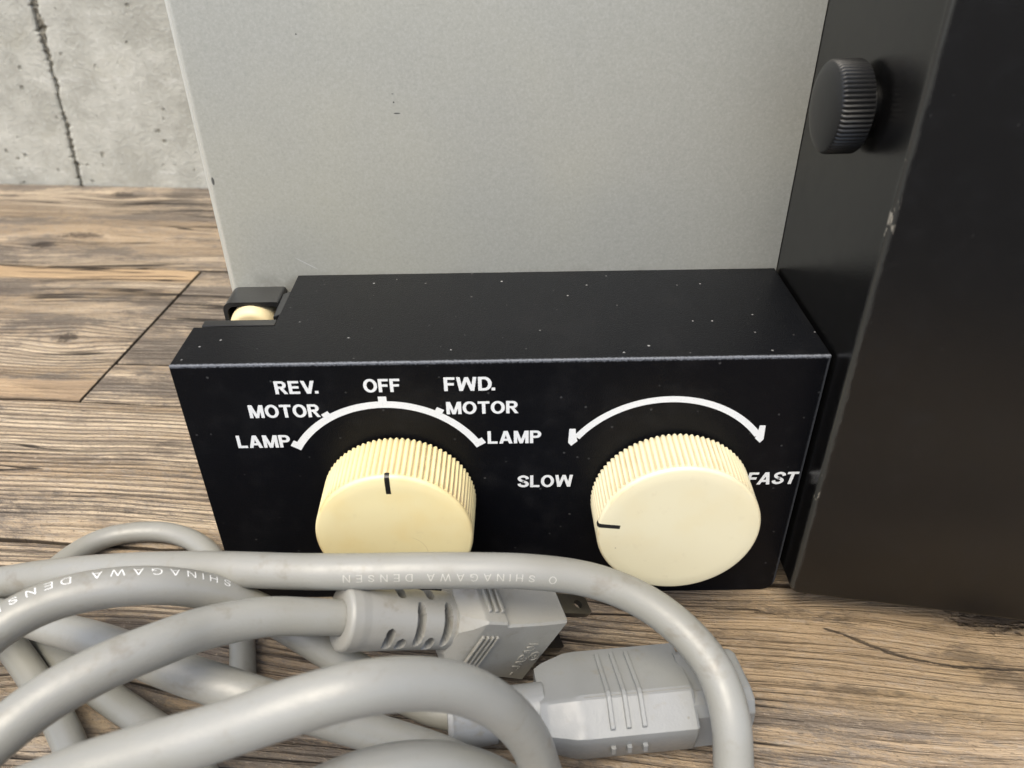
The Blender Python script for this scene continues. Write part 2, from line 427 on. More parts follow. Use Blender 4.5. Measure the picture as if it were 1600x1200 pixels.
# ------------------------------------------------------------------ setting: floor of planks, concrete wall
ROT = math.radians(-5.7)
floor = empty('floor', (0, 0, 0), ROT); floor['kind'] = 'structure'
def plank(v0, v1, u0, u1):
    bm = bmesh.new()
    gap = 0.55
    us = list(np.arange(u0 + gap, u1 - gap, 6.0)) + [u1 - gap]
    sd = random.random()*100
    if u1 - u0 > 1500: us = list(np.linspace(u0 + gap, u1 - gap, 260))
    prof = []
    for s, e in ((0, v0 + 0.85), (1, v1 - 0.85)):
        prof.append([e + mnoise.noise((x*0.045, sd + 9*s, 0))*0.55 + mnoise.noise((x*0.2, sd + 9*s, 3))*0.28 for x in us])
    rows = []
    for i, x in enumerate(us):
        a, b = prof[0][i], prof[1][i]
        rows.append([bm.verts.new(V(x, y, z)) for y, z in ((a, -18), (a, -.6), (a + .12, -.2), (a + .5, 0), (b - .5, 0), (b - .12, -.2), (b, -.6), (b, -18))])
    for r, q in zip(rows, rows[1:]):
        for k in range(7): bm.faces.new((r[k], q[k], q[k+1], r[k+1]))
    bm.faces.new(rows[0]); bm.faces.new(rows[-1][::-1])
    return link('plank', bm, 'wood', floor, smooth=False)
L, R_, J = -700, 800, -104
LOW = {(125, 217): 0.7, (95, 125): 0.45, (217, 284): 0.3, (284, 341): 0.8, (95, 217): 0.2}   # boards lie a little uneven
TONE = {(125, 217, True): 0.75, (95, 125, True): 0.68, (95, 217, False): 0.52, (217, 284, False): 0.58, (284, 341, False): 0.56, (18, 95, False): 0.42, (-78, 18, False): 0.58}   # how grey each board has weathered
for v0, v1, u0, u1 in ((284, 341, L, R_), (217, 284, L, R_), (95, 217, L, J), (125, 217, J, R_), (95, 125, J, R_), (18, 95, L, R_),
                       (-78, 18, L, R_), (-176, -78, L, R_)):  # boards cut short in front, unseen, to keep housing reflections dark
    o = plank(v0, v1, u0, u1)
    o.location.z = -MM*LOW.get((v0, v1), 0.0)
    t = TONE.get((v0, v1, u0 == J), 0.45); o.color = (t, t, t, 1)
bm = bmesh.new(); box(bm, -700, 800, -170, 420, -32, -19)
link('underlay', bm, 'joint', floor)

g0 = bmesh.new()
for q in ((-1, -1), (1, -1), (1, 1), (-1, 1)): g0.verts.new((q[0]*30, q[1]*30, -0.70))
g0.faces.new(g0.verts[:])
gm = G('dark_yard_ground'); x, y, z = gm.coords(); nn = gm.noise(gm.vec(x, y, z), 3, 5)  # unseen ground, set low and dark to darken the housing's reflections
gm.set(color=gm.mix(nn, (0.050, 0.048, 0.045), (0.085, 0.082, 0.078)), rough=0.9); M['ground'] = gm.mat
gr = link('ground', g0, 'ground'); gr['kind'] = 'structure'

wall = empty('concrete_wall', (0, 0, 0), ROT)
wall['label'] = 'pale grey rough concrete wall with a crumbled vertical joint behind the planks'
wall['category'] = 'wall'
def wall_panel(side):
    # the joint leans slightly: u at z=0 is -241.7, at z=114 -233.6
    bm = bmesh.new()
    zs = list(np.arange(-30, 200, 1.3)) + list(np.arange(200, 701, 25))
    fr, bk = [], []
    for zz in zs:
        ju = -241.9 + 0.070*min(zz, 300)
        w = 0.35 + 2.1*max(0, mnoise.noise((zz*0.085, 4.2, side*3)) + 0.22) + 2.6*max(0, mnoise.noise((zz*0.42, 1.1, side*5))) + 0.9*max(0.0, min(1, (zz-55)/50)) + 0.9*mnoise.noise((zz*1.3, 6.1, side*7))
        e = ju + side*w
        far = ju + side*(500 if side < 0 else 1050)
        ch = 1.3 + 1.0*mnoise.noise((zz*0.4, 8, side))
        pts = [(far, 341), (e + side*ch*1.4, 341), (e + side*0.25*ch, 341.5), (e, 343.5), (e, 380), (far, 380)]
        fr.append([bm.verts.new(V(a, b, zz)) for a, b in pts])
    for r, q in zip(fr, fr[1:]):
        for k in range(5): bm.faces.new((r[k], r[k+1], q[k+1], q[k]))
    bm.faces.new(fr[0]); bm.faces.new(fr[-1][::-1])
    link('concrete_panel', bm, 'concrete', wall, smooth=False)
wall_panel(-1); wall_panel(1)
bm = bmesh.new()
gx = np.arange(-252, -222, 0.9); gz = np.arange(-5, 205, 0.9)
grid = [[bm.verts.new(V(a, 343.6 + 1.5*mnoise.noise((a*0.5, zz*0.4, 0)) + 1.1*mnoise.noise((a*1.3, zz*1.1, 4)), zz)) for a in gx] for zz in gz]
for q0, q1 in zip(grid, grid[1:]):
    for k in range(len(gx)-1): bm.faces.new((q0[k], q0[k+1], q1[k+1], q1[k]))
link('joint_fill', bm, 'joint', wall)

# ------------------------------------------------------------------ the projector
proj = empty('film_projector', (80, 60, 0))
proj['label'] = 'black and silver film projector with two cream ribbed dials standing on weathered planks'
proj['category'] = 'projector'
OFF = Vector((-80, -60, 0))
H, D, W = 82.8, 48.3, 160.0
def part(name, bm, mat, parent=None, loc=(0, 0, 0), **k):
    """children of the projector; loc in place coordinates (mm)"""
    p = parent or proj
    base = Vector((80, 60, 0)) if p is proj else p['_o']
    o = link(name, bm, mat, p, loc=Vector(loc) - Vector(base), **k)
    ORIG[o.name] = Vector(loc)
    return o
ORIG = {}
class _P(dict): pass
def part(name, bm, mat, parent=None, loc=(0, 0, 0), **k):
    base = Vector((80, 60, 0)) if parent is None else ORIG[parent.name]
    o = link(name, bm, mat, parent or proj, loc=Vector(loc) - base, **k)
    ORIG[o.name] = Vector(loc)
    return o

# silver front panel (the body shell behind the control box)
bm = bmesh.new(); box(bm, 0.9, 160.6, D, D + 62, 60, 262)
bevel(bm, [e for e in bm.edges if all(abs(v.co.x - 0.0009) < 1e-6 for v in e.verts) and abs(e.verts[0].co.z - e.verts[1].co.z) > 0.1], 1.5, 5)
part('silver_panel', bm, 'silver')
bm = bmesh.new(); box(bm, -0.3, 1.6, D + 2.6, D + 61, 61, 261)
bevel(bm, bm.edges[:], 0.3, 2)
part('panel_edge_strip', bm, 'silver')

# control box, L-shaped in plan because of the corner notch
bm = bmesh.new()
NX, NY = 21.0, 18.7
prism(bm, [(0, 0), (W, 0), (W, D - .15), (NX, D - .15), (NX, NY), (0, NY)], 0.25, H)
bm.edges.ensure_lookup_table()
def near(a, b): return abs(a - b*MM) < 2e-6
bot = [e for e in bm.edges if all(near(v.co.z, 0.25) for v in e.verts) and (all(near(v.co.x, W) for v in e.verts) or all(near(v.co.x, 0) for v in e.verts))]
bevel(bm, bot, 4.2, 6)
top = [e for e in bm.edges if all(near(v.co.z, H) for v in e.verts) and not all(near(v.co.y, D - .15) for v in e.verts)]
vert = [e for e in bm.edges if abs(e.verts[0].co.z - e.verts[1].co.z) > 0.06 and (near(e.verts[0].co.y, 0) or near(e.verts[0].co.x, 0))]
bevel(bm, top + vert, 0.85, 4)
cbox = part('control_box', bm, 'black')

# pieces in the notch
bm = bmesh.new()
# black hood with a recess facing forward: outer shell minus cavity, built as a frame
def hood_profile(x0, x1, z0, z1, r, n=6):
    pts = [(x0, z0)]
    for i in range(n + 1):
        a = math.pi - i*math.pi/2/n
        pts.append((x0 + r + r*math.cos(a), z1 - r + r*math.sin(a)))
    for i in range(n + 1):
        a = math.pi/2 - i*math.pi/2/n
        pts.append((x1 - r*0.4 + r*0.4*math.cos(a), z1 - r*0.4 + r*0.4*math.sin(a)))
    pts.append((x1, z0))
    return pts
outer = hood_profile(0.7, 16.9, 40, 79.3, 2.6); inner = hood_profile(1.8, 15.9, 40, 78.0, 2.2)
yf, yb = 38.6, D - .05
o1 = [bm.verts.new(V(x, yf, z)) for x, z in outer]; o2 = [bm.verts.new(V(x, yb, z)) for x, z in outer]
i1 = [bm.verts.new(V(x, yf, z)) for x, z in inner]; i2 = [bm.verts.new(V(x, yb - 1.2, z)) for x, z in inner]
for k in range(len(outer) - 1):
    bm.faces.new((o1[k], o1[k+1], o2[k+1], o2[k])); bm.faces.new((o1[k], i1[k], i1[k+1], o1[k+1])); bm.faces.new((i1[k], i2[k], i2[k+1], i1[k+1]))
bm.faces.new(i2); bm.faces.new(o2)
hood = part('roller_hood', bm, 'satin')
bm = bmesh.new(); box(bm, -0.5, 19.2, 24.4, 27.6, 70, 79.9); bevel(bm, bm.edges[:], 0.4, 2)
part('guide_ledge', bm, 'satin')
bm = bmesh.new()
vs = box(bm, 17.0, 19.4, 30.8, 43.8, 66, 80.1)
for v in vs:
    if v.co.y < .032: v.co.z -= .4*MM*1
    if v.co.z > .075 and v.co.x < .0175: v.co.z -= .9*MM
bevel(bm, bm.edges[:], 0.35, 2)
part('guide_lever', bm, 'satin')
bm = bmesh.new()
rings = []
for yy, rr in ((-5, 4.4), (-4.6, 5.6), (-3.6, 6.3), (-2, 6.65), (0, 6.7), (3, 6.6), (4.6, 6.0), (5, 5)):
    rings.append([(rr*math.cos(t), yy, rr*math.sin(t)) for t in np.linspace(0, 2*math.pi, 40, endpoint=False)])
loft(bm, rings)
part('cream_roller', bm, 'roller', loc=(8.5, 40.6, 71.6))
bm = bmesh.new(); box(bm, 0.9, 20.5, 28, D - .2, 0.3, 65); part('base_plate', bm, 'satin')

# knobs
def knob(loc, R, depth, teeth, mat, ang, taper=0.985):
    bm = bmesh.new()
    per = 6
    n = teeth*per
    def ring(r, y, flute):
        out = []
        for i in range(n):
            t = 2*math.pi*i/n
            rr = r - flute*(1 - abs(math.sin(teeth*t/2)))
            out.append((rr*math.cos(t), y, rr*math.sin(t)))
        return out
    f = 0.75
    rings = [ring(R - 2.5, -0.6, 0), ring(R - 0.6, -0.6, f*.6), ring(R, -1.0, f), ring(R, -2, f), ring(R*.993, -depth*0.55, f), ring(R*taper, -depth + 1.6, f), ring(R*taper, -depth + 1.25, f*.8),
             ring(R*taper, -depth + 0.9, 0.05), ring(R*taper - .05, -depth + 0.55, 0), ring(R*taper - .35, -depth + .14, 0), ring(R*taper - 0.8, -depth, 0), ring(R*.80, -depth - .05, 0), ring(R*.4, -depth - .12, 0), ring(0.4, -depth - .14, 0)]
    loft(bm, rings)
    k = part('control_knob', bm, mat, loc=loc, angle=50)
    bm = bmesh.new()
    r0, r1, hw = R*0.715, R*taper, 0.62
    prof = [(r0, -depth - .03), (R*taper - .85, -depth + .0), (R*taper - .35, -depth + .12), (R*taper - .02, -depth + .55), (R*taper + .06, -depth + 1.0)]
    c, s = math.cos(ang), math.sin(ang)
    for (ra, ya), (rb, yb) in zip(prof, prof[1:]):
        q = []
        for (r, y, h) in ((ra, ya, -hw), (rb, yb, -hw), (rb, yb, hw), (ra, ya, hw)):
            q.append(bm.verts.new(V(r*c - h*s, y - .05, r*s + h*c)))
        bm.faces.new(q)
    bmesh.ops.remove_doubles(bm, verts=bm.verts[:], dist=1e-6)
    ext = bmesh.ops.extrude_face_region(bm, geom=bm.faces[:])
    bmesh.ops.translate(bm, verts=[v for v in ext['geom'] if isinstance(v, bmesh.types.BMVert)], vec=(0, .0005, 0))
    part('pointer_mark', bm, 'mark', k, loc=loc, smooth=False)
    bm = bmesh.new()
    loft(bm, [[(6*math.cos(t), y, 6*math.sin(t)) for t in np.linspace(0, 2*math.pi, 24, endpoint=False)] for y in (0.2, -0.8)])
    part('knob_shaft', bm, 'satin', k, loc=loc)
    return k
k1 = knob((52.2, 0, 40.4), 20.35, 15.9, 84, 'cream', math.radians(90.3))
k1['label'] = 'yellowed dial with its pointer turned to the top'
k2 = knob((124.9, 0, 39.2), 21.4, 14.5, 88, 'cream2', math.radians(172.8))
k2['label'] = 'paler cream dial with its pointer turned to the left'

# printing on the front of the box
def _thick(path, t, th=None):
    """a stroke of width t along a polyline, as two matching rows of points"""
    P_ = np.array(path, float)
    d = np.gradient(P_, axis=0); d /= np.linalg.norm(d, axis=1)[:, None]
    n_ = np.c_[-d[:, 1], d[:, 0]]
    th = th or t
    w = 0.5*np.sqrt((n_[:, 0]*t)**2 + (n_[:, 1]*th)**2)[:, None]
    return [tuple(p) for p in P_ + n_*w], [tuple(p) for p in P_ - n_*w]
def _arc(cx, cy, rx, ry, a0, a1, k=22):
    return [(cx + rx*math.cos(a), cy + ry*math.sin(a)) for a in np.radians(np.linspace(a0, a1, k))]
def _smooth(pts, k=7):
    P_ = np.array(pts, float); o = []
    for i in range(len(P_)-1):
        p0, p1, p2, p3 = P_[max(i-1, 0)], P_[i], P_[i+1], P_[min(i+2, len(P_)-1)]
        for t in np.linspace(0, 1, k, endpoint=False):
            o.append(.5*((2*p1) + (p2-p0)*t + (2*p0-5*p1+4*p2-p3)*t*t + (3*p1-p0-3*p2+p3)*t**3))
    o.append(P_[-1]); return o
def glyph(ch, t):
    """bold grotesque capitals drawn as strokes; returns strips and the advance width"""
    h = t*0.86
    def V_(x, y0=0, y1=1): return [(x, y0), (x, y1)], [(x+t, y0), (x+t, y1)]
    def H_(y, x0, x1): return [(x0, y), (x1, y)], [(x0, y+h), (x1, y+h)]
    def D_(x0, y0, x1, y1, w): return [(x0, y0), (x1, y1)], [(x0+w, y0), (x1+w, y1)]
    m = 0.5*(1-h)
    if ch == 'L': return [V_(0), H_(0, t, .60)], .62
    if ch == 'E': return [V_(0), H_(0, t, .64), H_(m+.01, t, .60), H_(1-h, t, .63)], .66
    if ch == 'F': return [V_(0), H_(m, t, .56), H_(1-h, t, .61)], .62
    if ch == 'T': return [V_(.35-t/2, 0, 1-h), H_(1-h, 0, .70)], .70
    if ch == 'I': return [V_(0)], t
    if ch == 'H': return [V_(0), V_(.74-t), H_(m, t, .74-t)], .74
    if ch == '-': return [H_(.38, .0, .34)], .36
    if ch == '.': return [([(0, 0), (0, t)], [(t, 0), (t, t)])], t
    if ch == 'A': return [D_(0, 0, .40-.55*t, 1, t*1.08), D_(.82-t*1.08, 0, .40-.45*t, 1, t*1.08), H_(.21, .22, .60)], .82
    if ch == 'V': return [D_(.40-.55*t, 0, 0, 1, t*1.08), D_(.40-.45*t, 0, .80-t*1.08, 1, t*1.08)], .80
    if ch == 'W':
        w = t*1.0
        return [D_(.25-.5*w, 0, 0, 1, w), D_(.25-.5*w, 0, .565-.5*w, 1, w), D_(.88-.5*w, 0, .565-.5*w, 1, w), D_(.88-.5*w, 0, 1.13-w, 1, w)], 1.13
    if ch == 'M': return [V_(0), V_(.90-t), D_(.45-.5*t, 0, t*.25, 1, t*.95), D_(.45-.5*t, 0, .90-t*1.2, 1, t*.95)], .90
    if ch == 'N': return [V_(0), V_(.76-t), D_(.76-t*1.15, 0, t*.15, 1, t)], .76
    if ch == 'O': return [_thick(_arc(.42, .5, .42-t/2, .515-h/2, 0, 360, 44), t, h)], .84
    if ch == 'G': return [_thick(_arc(.42, .5, .42-t/2, .515-h/2, 42, 330, 40), t, h), H_(.38, .44, .80), V_(.80-t*.8, .06, .42)], .83
    if ch == 'D': return [V_(0)] + [_thick([(t*.9, 1-h/2)] + [(x, y) for x, y in _arc(.36, .5, .40-t/2, .5-h/2, 90, -90)] + [(t*.9, h/2)], t, h)], .77
    if ch in 'PR':
        r = [V_(0), _thick([(t*.9, 1-h/2)] + _arc(.40, .705, .29-t/2, .295-h/2, 90, -90) + [(t*.9, .41+h/2)], t, h)]
        if ch == 'P': return r, .69
        return r + [D_(.74-t*1.05, 0, .36-t*.4, .44, t*1.05)], .74
    if ch == 'J': return [V_(.52-t, .28, 1), _thick(_arc(.26, .27, .26-t/2, .285-h/2, 0, -175), t, h)], .54
    if ch == 'S':
        top = [(.635, .70), (.58, .84), (.37, .925), (.17, .86), (.105, .735), (.19, .60), (.37, .515)]
        k = (t-.2)*.4
        return [_thick(_smooth(top + [(.73-x, 1.015-y) for x, y in top[::-1]]), t, h)], .73
    return [], .30
def text_mesh(body, t=0.205, gap=0.075, fine=False):
    vs, fs, x = [], [], 0.0
    layer = 0
    for ch in body:
        if ch == '.': x -= gap*1.4
        strips, adv = glyph(ch, t)
        for A_, B_ in strips:
            if fine and len(A_) == 2:
                A_ = [tuple(np.array(A_[0])*(1-k) + np.array(A_[1])*k) for k in np.linspace(0, 1, 9)]; B_ = [tuple(np.array(B_[0])*(1-k) + np.array(B_[1])*k) for k in np.linspace(0, 1, 9)]
            b0 = len(vs); n_ = len(A_)
            vs += [(x + p[0], p[1], layer*0.006) for p in A_] + [(x + p[0], p[1], layer*0.006) for p in B_]
            fs += [(b0+i, b0+i+1, b0+n_+i+1, b0+n_+i) for i in range(n_-1)]
            layer += 1
        layer = layer % 2
        x += adv + gap
    return np.array(vs), fs
PY = -0.06
def word(body, x0, z0, x1, z1, shear=0.0):
    vs, fs = text_mesh(body)
    a, b = vs.min(0), vs.max(0)
    # boxes were read from the outer corners of the letters
    bm = bmesh.new()
    vv = []
    for p in vs:
        tx = (p[0]-a[0])/(b[0]-a[0]); tz = (p[1]-a[1])/(b[1]-a[1])
        x = x0 + tx*(x1-x0) + shear*(tz-.5); z = z0 + tz*(z1-z0)
        vv.append(bm.verts.new(V(x - (x0+x1)/2, PY - p[2], z - (z0+z1)/2)))
    for f in fs:
        try: bm.faces.new([vv[i] for i in f])
        except ValueError: pass
    ext = bmesh.ops.extrude_face_region(bm, geom=bm.faces[:])
    bmesh.ops.translate(bm, verts=[v for v in ext['geom'] if isinstance(v, bmesh.types.BMVert)], vec=(0, .00003, 0))
    part('lettering', bm, 'print', cbox, loc=((x0+x1)/2, 0, (z0+z1)/2), smooth=False)
word('REV.', 24.3, 74.15, 34.9, 77.95); word('OFF', 46.1, 74.2, 55.1, 78.2); word('FWD.', 65.9, 74.25, 78.5, 78.3)
word('MOTOR', 16.6, 66.9, 34.4, 70.95); word('MOTOR', 66.1, 67.1, 84.2, 71.0)
word('LAMP', 11.7, 57.4, 25.4, 61.4); word('LAMP', 76.2, 57.5, 90.0, 61.55)
word('SLOW', 83.8, 42.3, 98.6, 46.55, 0.0); word('FAST', 145.6, 42.0, 159.0, 46.3, 0.6)
def arc_part(cx, cz, r0, r1, a0, a1, extra):
    bm = bmesh.new()
    def quad_strip(pa):
        a = [bm.verts.new(V(x, PY, z)) for x, z in pa[0]]; b = [bm.verts.new(V(x, PY, z)) for x, z in pa[1]]
        for i in range(len(a)-1): bm.faces.new((a[i], a[i+1], b[i+1], b[i]))
    ts = np.radians(np.linspace(a0, a1, 60))
    quad_strip(([(r0*math.cos(t), r0*math.sin(t)) for t in ts], [(r1*math.cos(t), r1*math.sin(t)) for t in ts]))
    for poly in extra:
        bm.faces.new([bm.verts.new(V(x, PY - .012, z)) for x, z in poly])
    ext = bmesh.ops.extrude_face_region(bm, geom=bm.faces[:])
    bmesh.ops.translate(bm, verts=[v for v in ext['geom'] if isinstance(v, bmesh.types.BMVert)], vec=(0, .00003, 0))
    part('dial_arc', bm, 'print', cbox, loc=(cx, 0, cz), smooth=False)
def tick(a, r0, r1, hw):
    t = math.radians(a); c, s = math.cos(t), math.sin(t)
    return [(r*c - h*s, r*s + h*c) for r, h in ((r0, -hw), (r1, -hw), (r1, hw), (r0, hw))]
AL, AR = 148.4, 31.6
arc_part(50.5, 43.2, 26.3, 28.25, AL, AR, [tick(90.3, 27.4, 29.7, 1.05), tick(121.2, 27.4, 29.2, 1.0), tick(61.2, 27.4, 29.4, 1.0), tick(AL - .6, 26.3, 29.2, 1.0), tick(AR + .6, 26.3, 29.2, 1.0)])
arc_part(122.5, 41.5, 28.3, 30.1, 143.0, 36.6, [[(-24.7, 14.9), (-23.1, 16.4), (-23.5, 18.2), (-23.7, 20.4), (-25.3, 20.4), (-25.5, 16.0)], [(24.4, 14.9), (22.9, 16.4), (23.3, 18.2), (23.5, 20.5), (25.0, 20.5), (25.2, 16.0)]])

# black housing at the right, turned so that its front edge comes towards the camera
YAW = math.radians(-10.67)
fx, fy = math.cos(YAW), math.sin(YAW)
bm = bmesh.new()
P = [(0, 0), (128*fx, 128*fy), (128*fx + 30, 150), (0, 150)]
prism(bm, P, 8.6, 262)
fe = [e for e in bm.edges if all(abs(v.co.x) < 1e-6 and abs(v.co.y) < 1e-6 for v in e.verts)]
be = [e for e in bm.edges if all(near(v.co.z, 8.6) for v in e.verts) and abs(e.verts[0].co.x - e.verts[1].co.x) < 1e-6]
bevel(bm, be, 3.0, 5)
fe = [e for e in bm.edges if all(abs(v.co.y) < 1e-5 and v.co.x < .004 for v in e.verts) or (all(abs(v.co.y - v.co.x*fy/fx) < 1e-5 for v in e.verts))]
bevel(bm, fe, 0.8, 4)
hous = part('lamp_housing', bm, 'black2', loc=(160.75, -8.7, 0))
for (x, y) in ((190, 40), (262, 40), (190, 120), (262, 120)):
    bm = bmesh.new()
    loft(bm, [[(r*math.cos(t), r*math.sin(t), z) for t in np.linspace(0, 2*math.pi, 24, endpoint=False)] for r, z in ((6.5, 0.2), (7, .6), (8, 8.2), (8, 8.59))])
    part('rubber_foot', bm, 'satin', loc=(x, y, 0))

# knurled thumbscrew on the housing's left flank
bm = bmesh.new()
teeth, per = 58, 6; n = teeth*per
def sring(r, x, fl):
    o = []
    for i in range(n):
        t = 2*math.pi*i/n
        rr = r - fl*(1 - abs(math.sin(teeth*t/2)))
        o.append((x, rr*math.cos(t), rr*math.sin(t)))
    return o
Rk = 9.9
loft(bm, [sring(4.2, 0.9, 0), sring(Rk - 1.2, 0.85, 0), sring(Rk - .25, 0.55, .2), sring(Rk, 0.1, .5), sring(Rk, -5.3, .5), sring(Rk - .15, -5.8, .5), sring(Rk - .45, -6.15, .12), sring(Rk - .9, -6.4, 0), sring(Rk*.7, -7.0, 0), sring(Rk*.4, -7.35, 0), sring(.3, -7.5, 0)])
ts = part('thumbscrew', bm, 'screw', loc=(158.4, 15.5, 137.4), angle=30)
bm = bmesh.new()
loft(bm, [[(x, r*math.cos(t), r*math.sin(t)) for t in np.linspace(0, 2*math.pi, 28, endpoint=False)] for x, r in ((2.3, 6.2), (1.5, 6.2), (1.2, 4.2), (0.7, 4.2))])
part('screw_shank', bm, 'screw', ts, loc=(158.4, 15.5, 137.4))

# ------------------------------------------------------------------ the power cord
cord = empty('power_cord', (20, -50, 0))
cord['label'] = 'coiled grey power cord with a two pin plug lying in front of the projector'
cord['category'] = 'cord'
CO = Vector((20, -50, 0))
def cpart(name, bm, mat, parent=None, loc=None, **k):
    loc = CO if loc is None else Vector(loc)
    base = CO if parent is None else ORIG[parent.name]
    o = link(name, bm, mat, parent or cord, loc=loc - base, **k)
    ORIG[o.name] = loc
    return o
PATH = [
    # from inside the plug's sleeve, over the top and out to the left
    (48.0, -38.3, 36.5, 3.8), (42.3, -40.5, 39.5, 3.95), (36.5, -42.6, 42.2, 4.05),
    (28.0, -45.3, 45.8, 4.2), (17.1, -51.3, 50.0, 4.3), (12.0, -56.7, 53.0, 4.3), (3.4, -63.7, 55.0, 4.4), (-5.3, -70.3, 54.5, 4.4), (-11.4, -76.7, 53.0, 4.3), (-19.1, -83.0, 48.0, 4.2),
    (-27.5, -93.6, 42.0, 4.2), (-9.2, -106.3, 42.0, 4.2), (15.2, -104.0, 42.0, 4.2),
    # low loop at the bottom
    (37.0, -91.4, 44.0, 4.2), (44.7, -85.2, 45.0, 4.3), (56.7, -80.5, 45.0, 4.5), (68.0, -77.3, 41.0, 4.5), (78.7, -74.4, 30.0, 4.3), (89.1, -75.3, 17.0, 4.2),
    (102.2, -80.8, 12.0, 4.2), (117.8, -82.3, 12.0, 4.2),
    # up the right side and across in front of the dials
    (129.1, -72.4, 10.0, 4.2), (130.2, -64.3, 16.0, 4.2), (130.1, -57.9, 24.0, 4.2), (128.4, -49.9, 29.0, 4.15), (122.7, -41.8, 33.0, 4.1), (113.3, -35.2, 37.0, 4.05), (101.0, -32.0, 41.0, 4.0),
    (86.4, -32.6, 45.0, 4.0), (67.1, -33.7, 47.0, 4.1), (37.5, -33.3, 47.0, 4.15), (5.1, -27.9, 43.0, 4.1), (-25.6, -22.0, 36.0, 4.0), (-51.6, -17.8, 28.0, 4.0), (-71.7, -16.2, 22.0, 4.0),
    (-93.7, -16.7, 18.0, 4.0), (-95.0, -27.0, 18.0, 4.0), (-74.3, -34.8, 20.0, 4.0), (-61.3, -32.4, 24.0, 4.0),
    # slanting under the two upper strands
    (-55.2, -25.4, 25.0, 4.0), (-41.5, -28.6, 27.0, 4.0), (-27.7, -34.2, 29.0, 4.1), (-14.3, -40.4, 32.0, 4.2), (5.3, -49.7, 34.5, 4.4), (22.8, -55.2, 33.0, 4.4), (36.0, -56.1, 27.0, 4.3),
    (46.7, -56.4, 21.0, 4.2), (57.9, -57.2, 16.0, 4.2), (69.5, -59.7, 12.0, 4.2),
    (79.7, -68.2, 9.0, 4.2), (87.7, -79.0, 6.0, 4.2), (95.0, -81.3, 8.0, 4.2),
    # the big front arch
    (90.3, -75.4, 12.0, 4.2), (88.7, -72.6, 22.0, 4.2), (86.9, -72.2, 31.0, 4.1), (85.2, -72.2, 40.0, 4.1), (80.3, -73.3, 52.0, 4.1), (73.1, -75.4, 62.0, 4.2), (65.4, -78.3, 68.0, 4.3),
    (56.6, -82.0, 72.0, 4.35), (45.6, -84.6, 71.0, 4.4), (33.3, -87.0, 68.0, 4.4), (19.0, -89.2, 65.0, 4.4), (10.0, -91.2, 63.0, 4.4),
    (-7.3, -95.0, 55.0, 4.3), (-11.0, -102.8, 40.0, 4.2), (5.5, -98.0, 22.0, 4.2),
    # down on the planks and round the back
    (18.6, -74.6, 13.0, 4.0), (10.1, -61.3, 12.0, 4.0), (1.9, -53.3, 10.5, 3.9), (-7.9, -45.3, 6.0, 3.9), (-24.8, -34.6, 4.0, 3.9), (-36.7, -26.6, 4.0, 3.9), (-47.0, -18.3, 4.5, 3.8),
    (-55.4, -7.7, 5.0, 3.6), (-58.0, 4.4, 5.0, 3.5), (-54.6, 15.0, 4.5, 3.4), (-48.7, 21.9, 4.0, 3.35), (-39.2, 24.9, 3.8, 3.3), (-28.8, 24.6, 3.8, 3.3), (-17.8, 19.8, 3.8, 3.3),
    (-8.8, 11.2, 3.8, 3.3), (-1.2, -0.2, 3.8, 3.3), (4.6, -12.7, 3.8, 3.3), (8.5, -24.5, 3.8, 3.3), (10.6, -35.3, 4.0, 3.5), (8.5, -44.3, 4.0, 3.6), (0.3, -51.0, 4.0, 3.8), (-9.0, -57.2, 4.0, 3.9),
    (-15.8, -60.6, 4.0, 4.0), (-21.2, -57.1, 4.0, 4.0),
    # steep strand at the lower left
    (-26.1, -50.1, 4.2, 4.0), (-32.8, -42.3, 4.5, 4.0), (-44.3, -30.5, 6.0, 4.0), (-55.4, -20.8, 9.0, 4.0), (-65.2, -13.3, 12.0, 4.0),
    (-86.2, -2.8, 15.0, 4.0), (-92.0, -17.5, 24.0, 4.0), (-66.9, -50.2, 36.0, 4.2), (-41.5, -66.1, 45.0, 4.2),
    # the printed strand, ending in the connector
    (-31.4, -60.3, 50.0, 4.3), (-23.3, -53.3, 54.0, 4.4), (-16.8, -48.5, 55.0, 4.4), (-7.3, -44.3, 54.5, 4.4), (4.0, -40.2, 51.0, 4.3), (13.4, -36.6, 44.0, 4.2), (22.5, -35.2, 35.5, 4.15),
    (35.9, -39.4, 28.0, 4.1), (44.4, -41.2, 21.0, 4.1), (53.4, -43.2, 15.0, 4.1), (62.7, -45.9, 11.5, 4.0), (72.0, -47.6, 10.9, 4.0),
]
def resample(pts, step=1.6):
    P = np.array(pts, float); n = len(P)
    out = []
    for i in range(n - 1):
        p0, p1, p2, p3 = P[max(i-1, 0)], P[i], P[i+1], P[min(i+2, n-1)]
        # centripetal parameter values keep the bends even
        t0 = 0; d = lambda a, b: max(np.linalg.norm(b[:3]-a[:3])**0.5, 1e-3)
        t1 = t0 + d(p0, p1); t2 = t1 + d(p1, p2); t3 = t2 + d(p2, p3)
        k = max(2, int(np.linalg.norm(p2[:3]-p1[:3])/step))
        for t in np.linspace(t1, t2, k, endpoint=False):
            A1 = (t1-t)/(t1-t0)*p0 + (t-t0)/(t1-t0)*p1; A2 = (t2-t)/(t2-t1)*p1 + (t-t1)/(t2-t1)*p2; A3 = (t3-t)/(t3-t2)*p2 + (t-t2)/(t3-t2)*p3
            B1 = (t2-t)/(t2-t0)*A1 + (t-t0)/(t2-t0)*A2; B2 = (t3-t)/(t3-t1)*A2 + (t-t1)/(t3-t1)*A3
            out.append((t2-t)/(t2-t1)*B1 + (t-t1)/(t2-t1)*B2)
    out.append(P[-1])
    Q = np.array(out)
    for _ in range(4):
        Q[1:-1] = 0.25*Q[:-2] + 0.5*Q[1:-1] + 0.25*Q[2:]
    return Q
Q = resample(PATH)
